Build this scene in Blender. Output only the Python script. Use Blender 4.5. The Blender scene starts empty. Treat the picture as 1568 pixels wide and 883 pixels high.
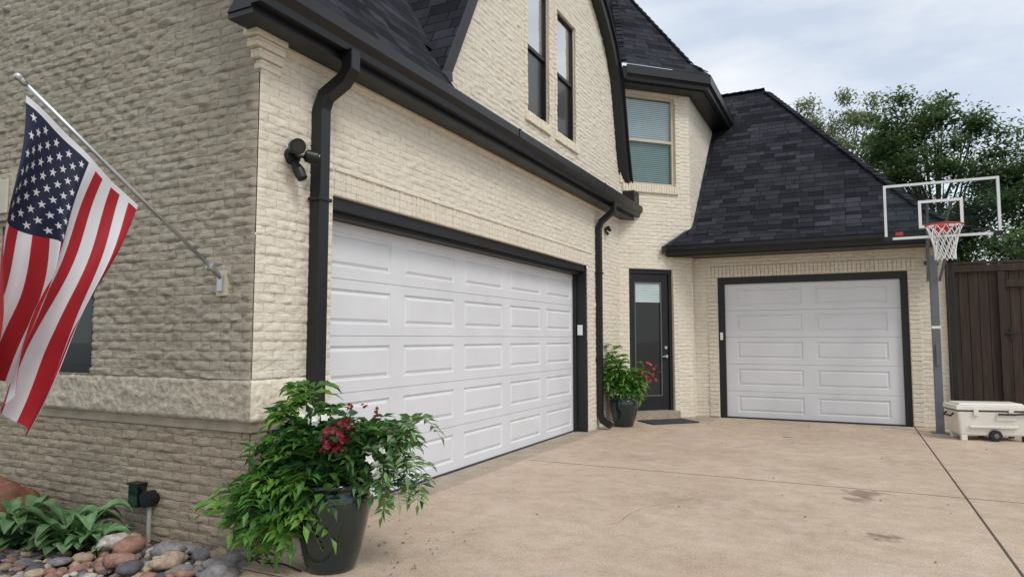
import bpy, math, random, bmesh
from mathutils import Vector, Matrix, noise
R = random.Random(7)
V = Vector
scene = bpy.context.scene
ROW = .068

# ------------------------------------------------------------------ materials
def newmat(name):
    m = bpy.data.materials.new(name); m.use_nodes = True
    nt = m.node_tree; nt.nodes.clear()
    out = nt.nodes.new('ShaderNodeOutputMaterial')
    return m, nt, out
def N(nt, typ, **kw):
    n = nt.nodes.new(typ)
    for k, v in kw.items():
        if k in n.inputs.keys(): n.inputs[k].default_value = v
        else: setattr(n, k, v)
    return n
def L(nt, a, b): nt.links.new(a, b)
def c4(c): return (c[0], c[1], c[2], 1)
def mixc(nt, fac, a, b, mode='MIX'):
    n = nt.nodes.new('ShaderNodeMix'); n.data_type = 'RGBA'; n.blend_type = mode
    for idx, val in ((0, fac), (6, a), (7, b)):
        if isinstance(val, (int, float)): n.inputs[idx].default_value = val
        elif isinstance(val, tuple): n.inputs[idx].default_value = c4(val)
        else: L(nt, val, n.inputs[idx])
    return n.outputs[2]
def math_(nt, op, a, b=None, c=None):
    n = nt.nodes.new('ShaderNodeMath'); n.operation = op
    for i, val in enumerate((a, b, c)):
        if val is None: continue
        if isinstance(val, (int, float)): n.inputs[i].default_value = val
        else: L(nt, val, n.inputs[i])
    return n.outputs[0]
def ramp(nt, fac, stops):
    n = nt.nodes.new('ShaderNodeValToRGB')
    e = n.color_ramp.elements
    e[0].position, e[0].color = stops[0][0], c4(stops[0][1])
    e[1].position, e[1].color = stops[-1][0], c4(stops[-1][1])
    for p, c in stops[1:-1]:
        x = e.new(p); x.color = c4(c)
    L(nt, fac, n.inputs[0]); return n.outputs[0]
def noise_(nt, vec, scale, detail=4, rough=.55):
    n = N(nt, 'ShaderNodeTexNoise'); n.inputs['Scale'].default_value = scale
    n.inputs['Detail'].default_value = detail; n.inputs['Roughness'].default_value = rough
    if vec is not None: L(nt, vec, n.inputs['Vector'])
    return n.outputs['Fac']
def pos(nt): return nt.nodes.new('ShaderNodeNewGeometry').outputs['Position']
def uvn(nt): return nt.nodes.new('ShaderNodeUVMap').outputs[0]
def bump(nt, h, strength, dist, prev=None):
    n = N(nt, 'ShaderNodeBump'); n.inputs['Strength'].default_value = strength
    n.inputs['Distance'].default_value = dist; L(nt, h, n.inputs['Height'])
    if prev is not None: L(nt, prev, n.inputs['Normal'])
    return n.outputs[0]
def scalev(nt, vec, s):
    n = nt.nodes.new('ShaderNodeVectorMath'); n.operation = 'MULTIPLY'
    L(nt, vec, n.inputs[0]); n.inputs[1].default_value = s; return n.outputs[0]

def mat_simple(name, c, rough=.5, var=.15, scale=6, bstr=.15, bscale=60, metal=0, bdist=.002, coat=0):
    m, nt, out = newmat(name)
    b = N(nt, 'ShaderNodeBsdfPrincipled', Roughness=rough, Metallic=metal)
    b.inputs['Coat Weight'].default_value = coat
    p = pos(nt)
    f = noise_(nt, p, scale, 5)
    f2 = ramp(nt, f, [(.3, (0, 0, 0)), (.7, (1, 1, 1))])
    col = mixc(nt, f2, tuple(x*(1-var) for x in c), tuple(min(1, x*(1+var)) for x in c))
    L(nt, col, b.inputs['Base Color'])
    rr = math_(nt, 'MULTIPLY_ADD', f, .2, rough-.1)
    L(nt, rr, b.inputs['Roughness'])
    if bstr: L(nt, bump(nt, noise_(nt, p, bscale, 3), bstr, bdist), b.inputs['Normal'])
    L(nt, b.outputs[0], out.inputs[0]); return m

def mat_brick(name, c1, c2, mort, stain, row=ROW, bw=.2, rough=1.0, grime=.5):
    m, nt, out = newmat(name)
    b = N(nt, 'ShaderNodeBsdfPrincipled', Roughness=.9)
    b.inputs['Specular IOR Level'].default_value = .2
    uv = uvn(nt)
    nz = N(nt, 'ShaderNodeTexNoise', Scale=18.0, Detail=4.0); L(nt, uv, nz.inputs['Vector'])
    off = nt.nodes.new('ShaderNodeVectorMath'); off.operation = 'MULTIPLY_ADD'
    L(nt, nz.outputs['Color'], off.inputs[0]); off.inputs[1].default_value = (.05, .034, 0)
    sub = nt.nodes.new('ShaderNodeVectorMath'); sub.operation = 'SUBTRACT'
    L(nt, uv, sub.inputs[0]); sub.inputs[1].default_value = (.025, .017, 0)
    L(nt, sub.outputs[0], off.inputs[2])
    br = N(nt, 'ShaderNodeTexBrick'); L(nt, off.outputs[0], br.inputs['Vector'])
    br.inputs['Scale'].default_value = 1; br.inputs['Brick Width'].default_value = bw
    br.inputs['Row Height'].default_value = row; br.inputs['Mortar Size'].default_value = .006
    br.inputs['Mortar Smooth'].default_value = .8; br.inputs['Bias'].default_value = -.2
    br.inputs['Color1'].default_value = c4(c1); br.inputs['Color2'].default_value = c4(c2)
    br.inputs['Mortar'].default_value = c4(mort)
    st = scalev(nt, uv, (1, 2.4, 1))
    n1 = noise_(nt, st, 10, 9, .75)
    f1 = ramp(nt, n1, [(.46, (0, 0, 0)), (.66, (1, 1, 1))])
    col = mixc(nt, math_(nt, 'MULTIPLY', f1, grime), br.outputs['Color'], stain)
    n2 = noise_(nt, uv, 1.1, 5)
    col = mixc(nt, math_(nt, 'MULTIPLY', ramp(nt, n2, [(.4, (0, 0, 0)), (.75, (1, 1, 1))]), .3), col, mixc(nt, .5, col, stain))
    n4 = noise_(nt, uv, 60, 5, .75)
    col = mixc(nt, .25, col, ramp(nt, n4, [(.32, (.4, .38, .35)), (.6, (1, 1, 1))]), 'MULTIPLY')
    n5 = noise_(nt, scalev(nt, uv, (1, 3, 1)), 26, 6, .7)
    col = mixc(nt, math_(nt, 'MULTIPLY', ramp(nt, n5, [(.30, (1, 1, 1)), (.42, (0, 0, 0))]), .4*rough), col, stain)
    L(nt, col, b.inputs['Base Color'])
    n3 = noise_(nt, scalev(nt, uv, (1, 2.5, 1)), 22, 7, .75)
    inv = math_(nt, 'SUBTRACT', 1.0, br.outputs['Fac'])
    bn = bump(nt, inv, .5, .005)
    bn = bump(nt, n3, .8*rough, .022, bn)
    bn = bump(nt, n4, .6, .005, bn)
    L(nt, bn, b.inputs['Normal'])
    L(nt, b.outputs[0], out.inputs[0]); return m

def mat_shingle(name):
    m, nt, out = newmat(name)
    b = N(nt, 'ShaderNodeBsdfPrincipled', Roughness=.95); b.inputs['Specular IOR Level'].default_value = .08
    uv = uvn(nt)
    def br(bw, off, c1, c2, mort, seedoff):
        t = N(nt, 'ShaderNodeTexBrick')
        a = nt.nodes.new('ShaderNodeVectorMath'); a.operation = 'ADD'; L(nt, uv, a.inputs[0]); a.inputs[1].default_value = (seedoff, 0, 0)
        L(nt, a.outputs[0], t.inputs['Vector']); t.offset = off; t.offset_frequency = 3
        t.squash = .7; t.squash_frequency = 2
        t.inputs['Scale'].default_value = 1; t.inputs['Brick Width'].default_value = bw
        t.inputs['Row Height'].default_value = .145; t.inputs['Mortar Size'].default_value = .006
        t.inputs['Mortar Smooth'].default_value = .2
        t.inputs['Color1'].default_value = c4(c1); t.inputs['Color2'].default_value = c4(c2); t.inputs['Mortar'].default_value = c4(mort)
        return t
    t1 = br(.36, .37, (.014, .0145, .019), (.058, .060, .073), (.004, .004, .005), 0)
    t2 = br(.23, .61, (0, 0, 0), (1, 1, 1), (.1, .1, .1), 3.3)
    col = mixc(nt, math_(nt, 'MULTIPLY', t2.outputs['Color'], .45), t1.outputs['Color'], (.018, .0185, .024))
    gr = noise_(nt, uv, 160, 2, .8)
    col = mixc(nt, .6, col, ramp(nt, gr, [(.3, (.45, .45, .47)), (.7, (1.3, 1.3, 1.3))]), 'MULTIPLY')
    big = noise_(nt, uv, .9, 4)
    col = mixc(nt, .6, col, ramp(nt, big, [(.3, (.65, .65, .65)), (.7, (1.3, 1.3, 1.33))]), 'MULTIPLY')
    L(nt, col, b.inputs['Base Color'])
    sep = nt.nodes.new('ShaderNodeSeparateXYZ'); L(nt, uv, sep.inputs[0])
    fr = math_(nt, 'FRACT', math_(nt, 'DIVIDE', sep.outputs[1], .145))
    saw = math_(nt, 'SUBTRACT', 1.0, fr)
    h = math_(nt, 'MULTIPLY_ADD', math_(nt, 'MULTIPLY', t2.outputs['Color'], .4), 1.0, saw)
    bn = bump(nt, h, .9, .014); bn = bump(nt, gr, .4, .003, bn)
    L(nt, bn, b.inputs['Normal']); L(nt, b.outputs[0], out.inputs[0]); return m

def mat_concrete(name, ca, cb, spots=()):
    m, nt, out = newmat(name)
    b = N(nt, 'ShaderNodeBsdfPrincipled', Roughness=.85); b.inputs['Specular IOR Level'].default_value = .3
    p = pos(nt)
    big = noise_(nt, p, .5, 8, .65)
    col = mixc(nt, ramp(nt, big, [(.36, (0, 0, 0)), (.64, (1, 1, 1))]), ca, cb)
    mid = noise_(nt, p, 4.5, 10, .8)
    col = mixc(nt, .6, col, ramp(nt, mid, [(.36, (.72, .68, .64)), (.58, (1.08, 1.08, 1.08))]), 'MULTIPLY')
    st = noise_(nt, p, 1.6, 9, .8)
    col = mixc(nt, math_(nt, 'MULTIPLY', ramp(nt, st, [(.52, (0, 0, 0)), (.66, (1, 1, 1))]), .45), col, (.62, .56, .48))
    st2 = noise_(nt, scalev(nt, p, (1.7, .8, 1)), 1.0, 9, .75)
    col = mixc(nt, math_(nt, 'MULTIPLY', ramp(nt, st2, [(.56, (0, 0, 0)), (.70, (1, 1, 1))]), .32), col, (.30, .22, .16))
    fine = noise_(nt, p, 80, 4, .85)
    col = mixc(nt, .8, col, ramp(nt, fine, [(.35, (.60, .57, .54)), (.62, (1.18, 1.18, 1.18))]), 'MULTIPLY')
    vo = N(nt, 'ShaderNodeTexVoronoi', Scale=42.0); L(nt, p, vo.inputs['Vector'])
    col = mixc(nt, math_(nt, 'MULTIPLY', ramp(nt, vo.outputs['Distance'], [(.0, (1, 1, 1)), (.26, (0, 0, 0))]), .4), col, (.24, .18, .13))
    wob = N(nt, 'ShaderNodeTexNoise', Scale=7.0, Detail=6.0); L(nt, p, wob.inputs['Vector'])
    for (sx, sy, r, k) in spots:
        d = nt.nodes.new('ShaderNodeVectorMath'); d.operation = 'DISTANCE'
        L(nt, p, d.inputs[0]); d.inputs[1].default_value = (sx, sy, 0)
        dd = math_(nt, 'ADD', d.outputs['Value'], math_(nt, 'MULTIPLY', math_(nt, 'SUBTRACT', wob.outputs['Fac'], .5), r*3.2))
        f = ramp(nt, math_(nt, 'DIVIDE', dd, r), [(.4, (1, 1, 1)), (1.1, (0, 0, 0))])
        col = mixc(nt, math_(nt, 'MULTIPLY', f, k), col, (.14, .10, .07))
    L(nt, col, b.inputs['Base Color'])
    bn = bump(nt, fine, .6, .005); bn = bump(nt, mid, .3, .01, bn)
    L(nt, bn, b.inputs['Normal']); L(nt, b.outputs[0], out.inputs[0]); return m

def mat_leaf(name, ca, cb, scale=9, trans=.3, rough=.45):
    m, nt, out = newmat(name)
    p = pos(nt); f = ramp(nt, noise_(nt, p, scale, 3), [(.35, (0, 0, 0)), (.65, (1, 1, 1))])
    col = mixc(nt, f, ca, cb)
    b = N(nt, 'ShaderNodeBsdfPrincipled', Roughness=rough); L(nt, col, b.inputs['Base Color'])
    t = nt.nodes.new('ShaderNodeBsdfTranslucent')
    L(nt, mixc(nt, .5, col, (min(1, cb[0]*1.6), min(1, cb[1]*1.6), cb[2])), t.inputs[0])
    mx = nt.nodes.new('ShaderNodeMixShader'); mx.inputs[0].default_value = trans
    L(nt, b.outputs[0], mx.inputs[1]); L(nt, t.outputs[0], mx.inputs[2]); L(nt, mx.outputs[0], out.inputs[0]); return m

def mat_glass(name, tint=(1, 1, 1), gloss=.15, opaque=None, fk=.6, wavy=.1):
    m, nt, out = newmat(name)
    if opaque is None:
        t = nt.nodes.new('ShaderNodeBsdfTransparent'); t.inputs[0].default_value = c4(tint)
    else:
        t = N(nt, 'ShaderNodeBsdfPrincipled', Roughness=.3); t.inputs['Base Color'].default_value = c4(opaque)
    g = nt.nodes.new('ShaderNodeBsdfGlossy'); g.inputs['Roughness'].default_value = .03
    lw = nt.nodes.new('ShaderNodeLayerWeight'); lw.inputs[0].default_value = .35
    f = math_(nt, 'MULTIPLY_ADD', lw.outputs['Fresnel'], fk, gloss)
    if wavy:
        n = noise_(nt, pos(nt), 1.2, 1); L(nt, bump(nt, n, wavy, .02), g.inputs['Normal'])
    mx = nt.nodes.new('ShaderNodeMixShader'); L(nt, f, mx.inputs[0])
    L(nt, t.outputs[0], mx.inputs[1]); L(nt, g.outputs[0], mx.inputs[2]); L(nt, mx.outputs[0], out.inputs[0]); return m

M = {}
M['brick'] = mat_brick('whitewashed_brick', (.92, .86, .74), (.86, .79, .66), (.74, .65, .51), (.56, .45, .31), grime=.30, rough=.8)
M['brickflag'] = mat_brick('weathered_shaded_brick', (.54, .49, .405), (.47, .415, .33), (.36, .305, .23), (.25, .20, .14), grime=.40)  # flag wall's shade painted in as darker brick, plus thinner grey-tan whitewash
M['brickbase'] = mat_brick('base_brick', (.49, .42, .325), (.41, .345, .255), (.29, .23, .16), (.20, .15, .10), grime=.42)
M['band'] = mat_simple('smooth_stone_band', (.32, .27, .20), .9, .2, 5, .8, 40, bdist=.006)
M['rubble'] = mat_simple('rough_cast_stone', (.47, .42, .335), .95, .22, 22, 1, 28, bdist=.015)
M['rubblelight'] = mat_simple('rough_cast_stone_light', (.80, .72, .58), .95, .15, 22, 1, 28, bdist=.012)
M['shingle'] = mat_shingle('asphalt_shingles')
M['black'] = mat_simple('black_painted_metal', (.007, .007, .009), .42, .2, 4, .1, 30)
M['blacktrim'] = mat_simple('black_trim_paint', (.010, .010, .012), .5, .2, 4, .1, 40)
M['door'] = mat_simple('white_door_paint', (.73, .74, .765), .45, .04, 2, .12, 120, bdist=.001)
M['seal'] = mat_simple('rubber_seal', (.05, .05, .055), .8, .2)
M['frame'] = mat_simple('window_vinyl', (.56, .50, .40), .5, .1)
M['slat'] = mat_simple('blind_slat', (.64, .77, .78), .6, .06)
M['glass'] = mat_glass('window_glass', (.95, .98, .98), .08)
M['screen'] = mat_glass('window_screen', (.66, .74, .72), .03)
M['skyglass'] = mat_glass('reflective_glass', gloss=.72, opaque=(.05, .05, .06), fk=.25)
M['darkglass'] = mat_glass('dark_glass', gloss=.03, opaque=(.010, .011, .013), fk=.12)
M['doorglass'] = mat_glass('door_glass', gloss=.01, opaque=(.012, .013, .012), fk=.12)
M['dim'] = mat_simple('dark_interior', (.03, .03, .032), .9)
M['white'] = mat_simple('white_plastic', (.8, .8, .8), .4, .04)
M['conc'] = mat_concrete('driveway_concrete', (.51, .395, .30), (.62, .50, .39), [(.08, 7.3, .20, .6), (.02, 7.0, .15, .55), (.19, 5.78, .12, .75), (-.9, 10.9, .10, .55), (-1.5, 6.2, .4, .14), (.5, 9.3, .35, .15), (-2.3, 8.2, .3, .14)])
M['apron'] = mat_concrete('apron_concrete', (.38, .32, .25), (.48, .41, .33))
M['joint'] = mat_simple('joint_filler', (.09, .065, .048), .95, .4, 20)
M['mulch'] = mat_simple('mulch_soil', (.045, .032, .024), .95, .5, 30, 1, 50, bdist=.03)
M['grass'] = mat_simple('grass', (.06, .09, .03), .95, .4, 8, 1, 60, bdist=.03)
M['potgreen'] = mat_simple('glazed_green_ceramic', (.005, .018, .017), .16, .3, 8, .1, 20, coat=.6)
M['leafA'] = mat_leaf('leaf_bright', (.10, .24, .035), (.19, .38, .06))
M['leafB'] = mat_leaf('leaf_mid', (.05, .15, .028), (.10, .24, .045))
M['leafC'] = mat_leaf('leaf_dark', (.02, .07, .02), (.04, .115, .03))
M['leafP'] = mat_leaf('leaf_pale', (.15, .26, .11), (.27, .38, .20))
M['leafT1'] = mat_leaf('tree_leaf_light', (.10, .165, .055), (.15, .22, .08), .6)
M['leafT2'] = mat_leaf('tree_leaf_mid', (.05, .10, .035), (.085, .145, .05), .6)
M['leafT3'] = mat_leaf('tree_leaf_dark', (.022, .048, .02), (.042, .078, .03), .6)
M['leafT4'] = mat_leaf('tree_leaf_silver', (.20, .23, .14), (.28, .31, .20), .6)
M['stem'] = mat_simple('stem', (.08, .10, .03), .7)
M['bark'] = mat_simple('bark', (.07, .055, .042), .95, .3, 5, 1, 20, bdist=.03)
M['petalW'] = mat_leaf('petal_white', (.7, .7, .66), (.85, .85, .8), 5, .2)
M['petalR'] = mat_leaf('petal_crimson', (.13, .008, .015), (.26, .015, .03), 20, .1)
M['petalP'] = mat_leaf('petal_red', (.35, .01, .03), (.5, .03, .06), 20, .1)
M['flagR'] = mat_leaf('flag_red_cloth', (.33, .007, .014), (.40, .010, .020), 5, .16, .7)
M['flagW'] = mat_leaf('flag_white_cloth', (.66, .66, .70), (.72, .72, .76), 5, .16, .7)
M['flagB'] = mat_leaf('flag_blue_cloth', (.004, .007, .030), (.006, .010, .042), 5, .06, .7)
M['alu'] = mat_simple('brushed_aluminium', (.55, .56, .58), .3, .1, metal=.9)
M['poleg'] = mat_simple('grey_pole_paint', (.13, .14, .16), .45, .1)
M['bbframe'] = mat_simple('backboard_frame', (.72, .75, .76), .4, .05)
M['bbglass'] = mat_glass('backboard_acrylic', (.93, .985, .97), .0, fk=.10, wavy=0)
M['rim'] = mat_simple('orange_red_rim', (.50, .03, .02), .4, .1)
M['net'] = mat_simple('net_cord', (.78, .78, .78), .9, .05)
M['cooler'] = mat_simple('cooler_plastic', (.74, .71, .64), .45, .05)
M['rubber'] = mat_simple('black_rubber', (.015, .015, .016), .7)
m, nt, out = newmat('stained_wood')
b = N(nt, 'ShaderNodeBsdfPrincipled', Roughness=.75); p = pos(nt)
g = noise_(nt, scalev(nt, p, (9, 9, .5)), 4, 6, .7)
bd = noise_(nt, scalev(nt, p, (7.2, .01, .01)), 1, 0)
wc = ramp(nt, g, [(.3, (.021, .012, .008)), (.55, (.046, .028, .019)), (.75, (.085, .054, .038))])
wc = mixc(nt, .7, wc, ramp(nt, bd, [(.3, (.6, .6, .6)), (.7, (1.3, 1.25, 1.2))]), 'MULTIPLY')
L(nt, wc, b.inputs['Base Color'])
L(nt, bump(nt, g, .6, .005), b.inputs['Normal']); L(nt, b.outputs[0], out.inputs[0]); M['fence'] = m
def rockmat(n, c): return mat_simple(n, c, .75, .4, 22, .5, 60, bdist=.004)
M['rockR'] = rockmat('rock_red', (.29, .16, .12)); M['rockG'] = rockmat('rock_grey', (.21, .20, .195))
M['rockT'] = rockmat('rock_tan', (.40, .31, .22)); M['rockD'] = rockmat('rock_dark', (.09, .09, .10))
M['rockW'] = rockmat('rock_pale', (.44, .40, .36)); M['rust'] = rockmat('rusty_boulder', (.20, .085, .05))
M['mat'] = mat_simple('coir_doormat', (.045, .045, .05), .95, .4, 40, 1, 90, bdist=.006)
M['pvc'] = mat_simple('grey_pvc', (.33, .33, .31), .6)
M['neigh'] = mat_simple('brown_roof', (.16, .10, .075), .9)
M['hosta'] = mat_leaf('hosta_leaf', (.085, .19, .07), (.20, .33, .15), 14, .15)

# ------------------------------------------------------------------ mesh builder
class MB:
    def __init__(s): s.v = []; s.f = []; s.m = []; s.uv = []; s.names = []
    def mi(s, n):
        if n not in s.names: s.names.append(n)
        return s.names.index(n)
    def autouv(s, pts):
        n = V((0, 0, 0))
        for i in range(len(pts)):
            a, b = pts[i], pts[(i+1) % len(pts)]
            n += V(((a.y-b.y)*(a.z+b.z), (a.z-b.z)*(a.x+b.x), (a.x-b.x)*(a.y+b.y)))
        if n.length < 1e-12: n = V((0, 0, 1))
        n.normalize()
        t = V((0, 0, 1)).cross(n)
        t = t.normalized() if t.length > 1e-3 else V((1, 0, 0))
        b = n.cross(t)
        return [(p.dot(t), p.dot(b)) for p in pts]
    def face(s, pts, mat, uvs=None):
        pts = [V(p) for p in pts]; i = len(s.v); s.v += [tuple(p) for p in pts]
        s.f.append(list(range(i, i+len(pts)))); s.m.append(s.mi(mat)); s.uv.append(uvs or s.autouv(pts))
    def idx(s, ids, mat, uvs=None):
        s.f.append(list(ids)); s.m.append(s.mi(mat)); s.uv.append(uvs or s.autouv([V(s.v[i]) for i in ids]))
    def hexa(s, c, mat):
        i = len(s.v); s.v += [tuple(p) for p in c]
        for q in ((3, 2, 1, 0), (4, 5, 6, 7), (0, 1, 5, 4), (1, 2, 6, 5), (2, 3, 7, 6), (3, 0, 4, 7)):
            s.idx([i+k for k in q], mat)
    def box(s, x0, x1, y0, y1, z0, z1, mat):
        s.hexa([(x0, y0, z0), (x1, y0, z0), (x1, y1, z0), (x0, y1, z0), (x0, y0, z1), (x1, y0, z1), (x1, y1, z1), (x0, y1, z1)], mat)
    def fbox(s, F, u0, u1, z0, z1, d0, d1, mat):
        P = F.P
        s.hexa([P(u0, z0, d1), P(u1, z0, d1), P(u1, z0, d0), P(u0, z0, d0), P(u0, z1, d1), P(u1, z1, d1), P(u1, z1, d0), P(u0, z1, d0)], mat)
    def obox(s, c, ax, h, mat):
        c = V(c); a, b, d = [V(x).normalized()*k for x, k in zip(ax, h)]
        s.hexa([c-a-b-d, c+a-b-d, c+a+b-d, c-a+b-d, c-a-b+d, c+a-b+d, c+a+b+d, c-a+b+d], mat)
    def tube(s, pts, r, n, mat, ref=None, caps=True, rot=0, sx=1):
        pts = [V(p) for p in pts]; rs = r if isinstance(r, (list, tuple)) else [r]*len(pts)
        i0 = len(s.v)
        for k, p in enumerate(pts):
            t = (pts[min(k+1, len(pts)-1)]-pts[max(k-1, 0)]).normalized()
            rf = V(ref) if ref else (V((0, 0, 1)) if abs(t.z) < .9 else V((1, 0, 0)))
            a = (rf - t*rf.dot(t)).normalized(); b_ = t.cross(a)
            for j in range(n):
                an = 2*math.pi*j/n+rot
                s.v.append(tuple(p+a*math.cos(an)*rs[k]*sx+b_*math.sin(an)*rs[k]))
        for k in range(len(pts)-1):
            for j in range(n):
                a = i0+k*n+j; b2 = i0+k*n+(j+1) % n
                s.idx((a, b2, b2+n, a+n), mat)
        if caps:
            s.idx([i0+j for j in reversed(range(n))], mat); e = i0+(len(pts)-1)*n
            s.idx([e+j for j in range(n)], mat)
    def lathe(s, c, prof, n, mat, axis=None):
        i0 = len(s.v)
        for r, z in prof:
            for j in range(n):
                a = 2*math.pi*j/n; s.v.append((c[0]+r*math.cos(a), c[1]+r*math.sin(a), c[2]+z))
        for k in range(len(prof)-1):
            for j in range(n):
                a = i0+k*n+j; b2 = i0+k*n+(j+1) % n
                s.idx((a, b2, b2+n, a+n), mat)
    def leaf(s, p, d, up, ln, w, mat, fold=.25, bend=0.0):
        p = V(p); d = V(d).normalized(); sd = d.cross(V(up))
        if sd.length < 1e-4: sd = d.cross(V((1, 0, 0)))
        sd.normalize(); nu = sd.cross(d)
        l = p+d*ln*.42+sd*w*.5+nu*w*fold; r = p+d*ln*.42-sd*w*.5+nu*w*fold; tip = p+d*ln-nu*ln*bend
        mid = p+d*ln*.45
        i = len(s.v); s.v += [tuple(p), tuple(l), tuple(tip), tuple(r), tuple(mid)]
        mi = s.mi(mat); z = [(0, 0)]*3
        for q in ((i, i+4, i+1), (i+1, i+4, i+2), (i, i+3, i+4), (i+3, i+2, i+4)):
            s.f.append(list(q)); s.m.append(mi); s.uv.append(z)
    def build(s, name, parent=None, smooth=False, bevel=0, autosm=None):
        me = bpy.data.meshes.new(name); me.from_pydata(s.v, [], s.f)
        for n in s.names: me.materials.append(M[n])
        me.polygons.foreach_set('material_index', s.m)
        uvl = me.uv_layers.new(name='UVMap'); flat = []
        for u in s.uv:
            for a in u: flat += [a[0], a[1]]
        uvl.data.foreach_set('uv', flat)
        if smooth: me.polygons.foreach_set('use_smooth', [True]*len(s.f))
        me.update()
        o = bpy.data.objects.new(name, me); scene.collection.objects.link(o)
        if parent: o.parent = parent
        if bevel:
            md = o.modifiers.new('Bevel', 'BEVEL'); md.width = bevel; md.segments = 2; md.limit_method = 'ANGLE'
        return o
def empty(name):
    o = bpy.data.objects.new(name, None); scene.collection.objects.link(o); return o
class Frame:
    def __init__(s, o, t): s.o = V(o); s.t = V(t).normalized(); s.n = s.t.cross(V((0, 0, 1)))
    def P(s, u, z, d=0): return s.o+s.t*u+s.n*d+V((0, 0, z))

FG = Frame((-3.7, 0, 0), (0, 1, 0))      # double garage wall, u = Y
FS = Frame((0, 13.05, 0), (1, 0, 0))     # single garage wall, u = X
FF = Frame((0, 3.42, 0), (1, 0, 0))      # side wall carrying the flag, u = X
FE = Frame((-3.7, 11.8, 0), (1, 1, 0))   # angled entry face
FT = Frame((-2.62, 0, 0), (0, 1, 0))     # turret side

def hrand(a, b): return (math.sin(a*12.9898+b*78.233)*43758.5453) % 1
def hfield(u, z, amp=1.0):
    uj = u+.022*noise.noise(V((u*9, z*14, 7.7))); zj = z+.013*noise.noise(V((u*8, z*12, 1.7)))+.005*noise.noise(V((u*30, z*30, 4.7)))
    row = math.floor(zj/ROW); zf = zj/ROW-row
    off = .1 if row % 2 == 0 else 0
    uu = (uj+off)/.2; col = math.floor(uu); uf = uu-col
    dz = min(zf, 1-zf)*ROW; du = min(uf, 1-uf)*.2
    m = max(0, min(1, min(dz/.013, du/.030)))
    sk = hrand(row+31, col+17)-.5
    n1 = noise.noise(V((u*7, z*22, 3.1))); n2 = noise.noise(V((u*22, z*42, 9.7))); n3 = noise.noise(V((u*14, z*60, 5.7)))
    chunk = .016*max(0, noise.noise(V((u*11, z*30, 15.3)))-.25)/.75 if hrand(row+5, col+3) > .6 else 0
    h = m*(.0035+.006*hrand(row, col)+.009*sk*(zf-.5)+chunk*2)+n1*.008+n2*.009+n3*.006+.008
    return max(0, h)*amp
def frange(a, b, d):
    n = max(1, round((b-a)/d)); return [a+(b-a)*i/n for i in range(n+1)]
def wall(mb, F, u0, u1, z0, z1, mat, holes=(), du=None, amp=0, clip=None, depth=.2, revmat=None):
    us = set(frange(u0, u1, du)) if du else {u0, u1}
    if amp:
        zs = {z0, z1}
        k = math.floor(z0/ROW)
        while k*ROW < z1:
            for fr in (0, .17, .36, .64, .83):
                z = (k+fr)*ROW
                if z0 < z < z1: zs.add(z)
            k += 1
    else: zs = set(frange(z0, z1, du)) if (du and clip) else {z0, z1}
    for h in holes:
        us |= {h[0], h[1]}; zs |= {h[2], h[3]}
    us = sorted(u for u in us if u0-1e-6 <= u <= u1+1e-6); zs = sorted(z for z in zs if z0-1e-6 <= z <= z1+1e-6)
    vid = {}
    def edge(u, z):
        if min(abs(u-u0), abs(u-u1), abs(z-z0), abs(z-z1)) < 1e-5: return True
        for h in holes:
            if h[0]-1e-5 <= u <= h[1]+1e-5 and h[2]-1e-5 <= z <= h[3]+1e-5: return True
        return False
    def gv(i, j):
        if (i, j) not in vid:
            u, z = us[i], zs[j]
            d = .004 if (not amp or edge(u, z)) else hfield(u, z, amp)
            if not amp: d = 0
            vid[(i, j)] = len(mb.v); mb.v.append(tuple(F.P(u, z, d)))
        return vid[(i, j)]
    for i in range(len(us)-1):
        for j in range(len(zs)-1):
            cu, cz = (us[i]+us[i+1])/2, (zs[j]+zs[j+1])/2
            if any(h[0] < cu < h[1] and h[2] < cz < h[3] for h in holes): continue
            if clip and not clip(cu, cz): continue
            q = [(i, j), (i+1, j), (i+1, j+1), (i, j+1)]
            mb.idx([gv(*x) for x in q], mat, [(us[a], zs[b]) for a, b in q])
    rm = revmat or mat
    for h in holes:
        a, b2, c, d = h; P = F.P; e = .004
        mb.face([P(a, c, e), P(a, c, -depth), P(a, d, -depth), P(a, d, e)][::-1], rm)
        mb.face([P(b2, c, e), P(b2, c, -depth), P(b2, d, -depth), P(b2, d, e)], rm)
        mb.face([P(a, d, e), P(b2, d, e), P(b2, d, -depth), P(a, d, -depth)][::-1], rm)
        mb.face([P(a, c, e), P(b2, c, e), P(b2, c, -depth), P(a, c, -depth)], rm)

house = empty('brick_house')
SL = 1.4
w = MB()
roofz = lambda x: 3.66+(-3.5-x)*SL if x > -7.7 else 3.66+4.2*SL-(-7.7-x)*SL
SW = (-6.85, -5.46, 1.17, 2.45)
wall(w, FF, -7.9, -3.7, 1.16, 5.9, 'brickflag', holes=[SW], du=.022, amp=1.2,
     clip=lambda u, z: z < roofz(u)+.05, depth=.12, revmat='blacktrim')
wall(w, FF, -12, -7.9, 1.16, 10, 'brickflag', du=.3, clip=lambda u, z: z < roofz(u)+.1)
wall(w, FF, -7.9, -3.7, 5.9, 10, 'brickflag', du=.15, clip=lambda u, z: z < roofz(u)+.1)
w.build('side_wall', house, smooth=True)
w = MB()
FFb = Frame((0, 3.45, 0), (1, 0, 0)); FGb = Frame((-3.73, 0, 0), (0, 1, 0))
wall(w, FFb, -12, -3.73, -.4, .80, 'brickbase', du=.035, amp=.9)
wall(w, FGb, 3.45, 4.2, -.1, .80, 'brickbase', du=.035, amp=.9)
w.build('base_walls', house, smooth=True)
w = MB()
w.box(-12, -3.705, 3.425, 3.7, .80, .87, 'band'); w.box(-3.9, -3.705, 3.7, 4.19, .80, .87, 'band')
w.build('smooth_band', house, bevel=.006)
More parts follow.
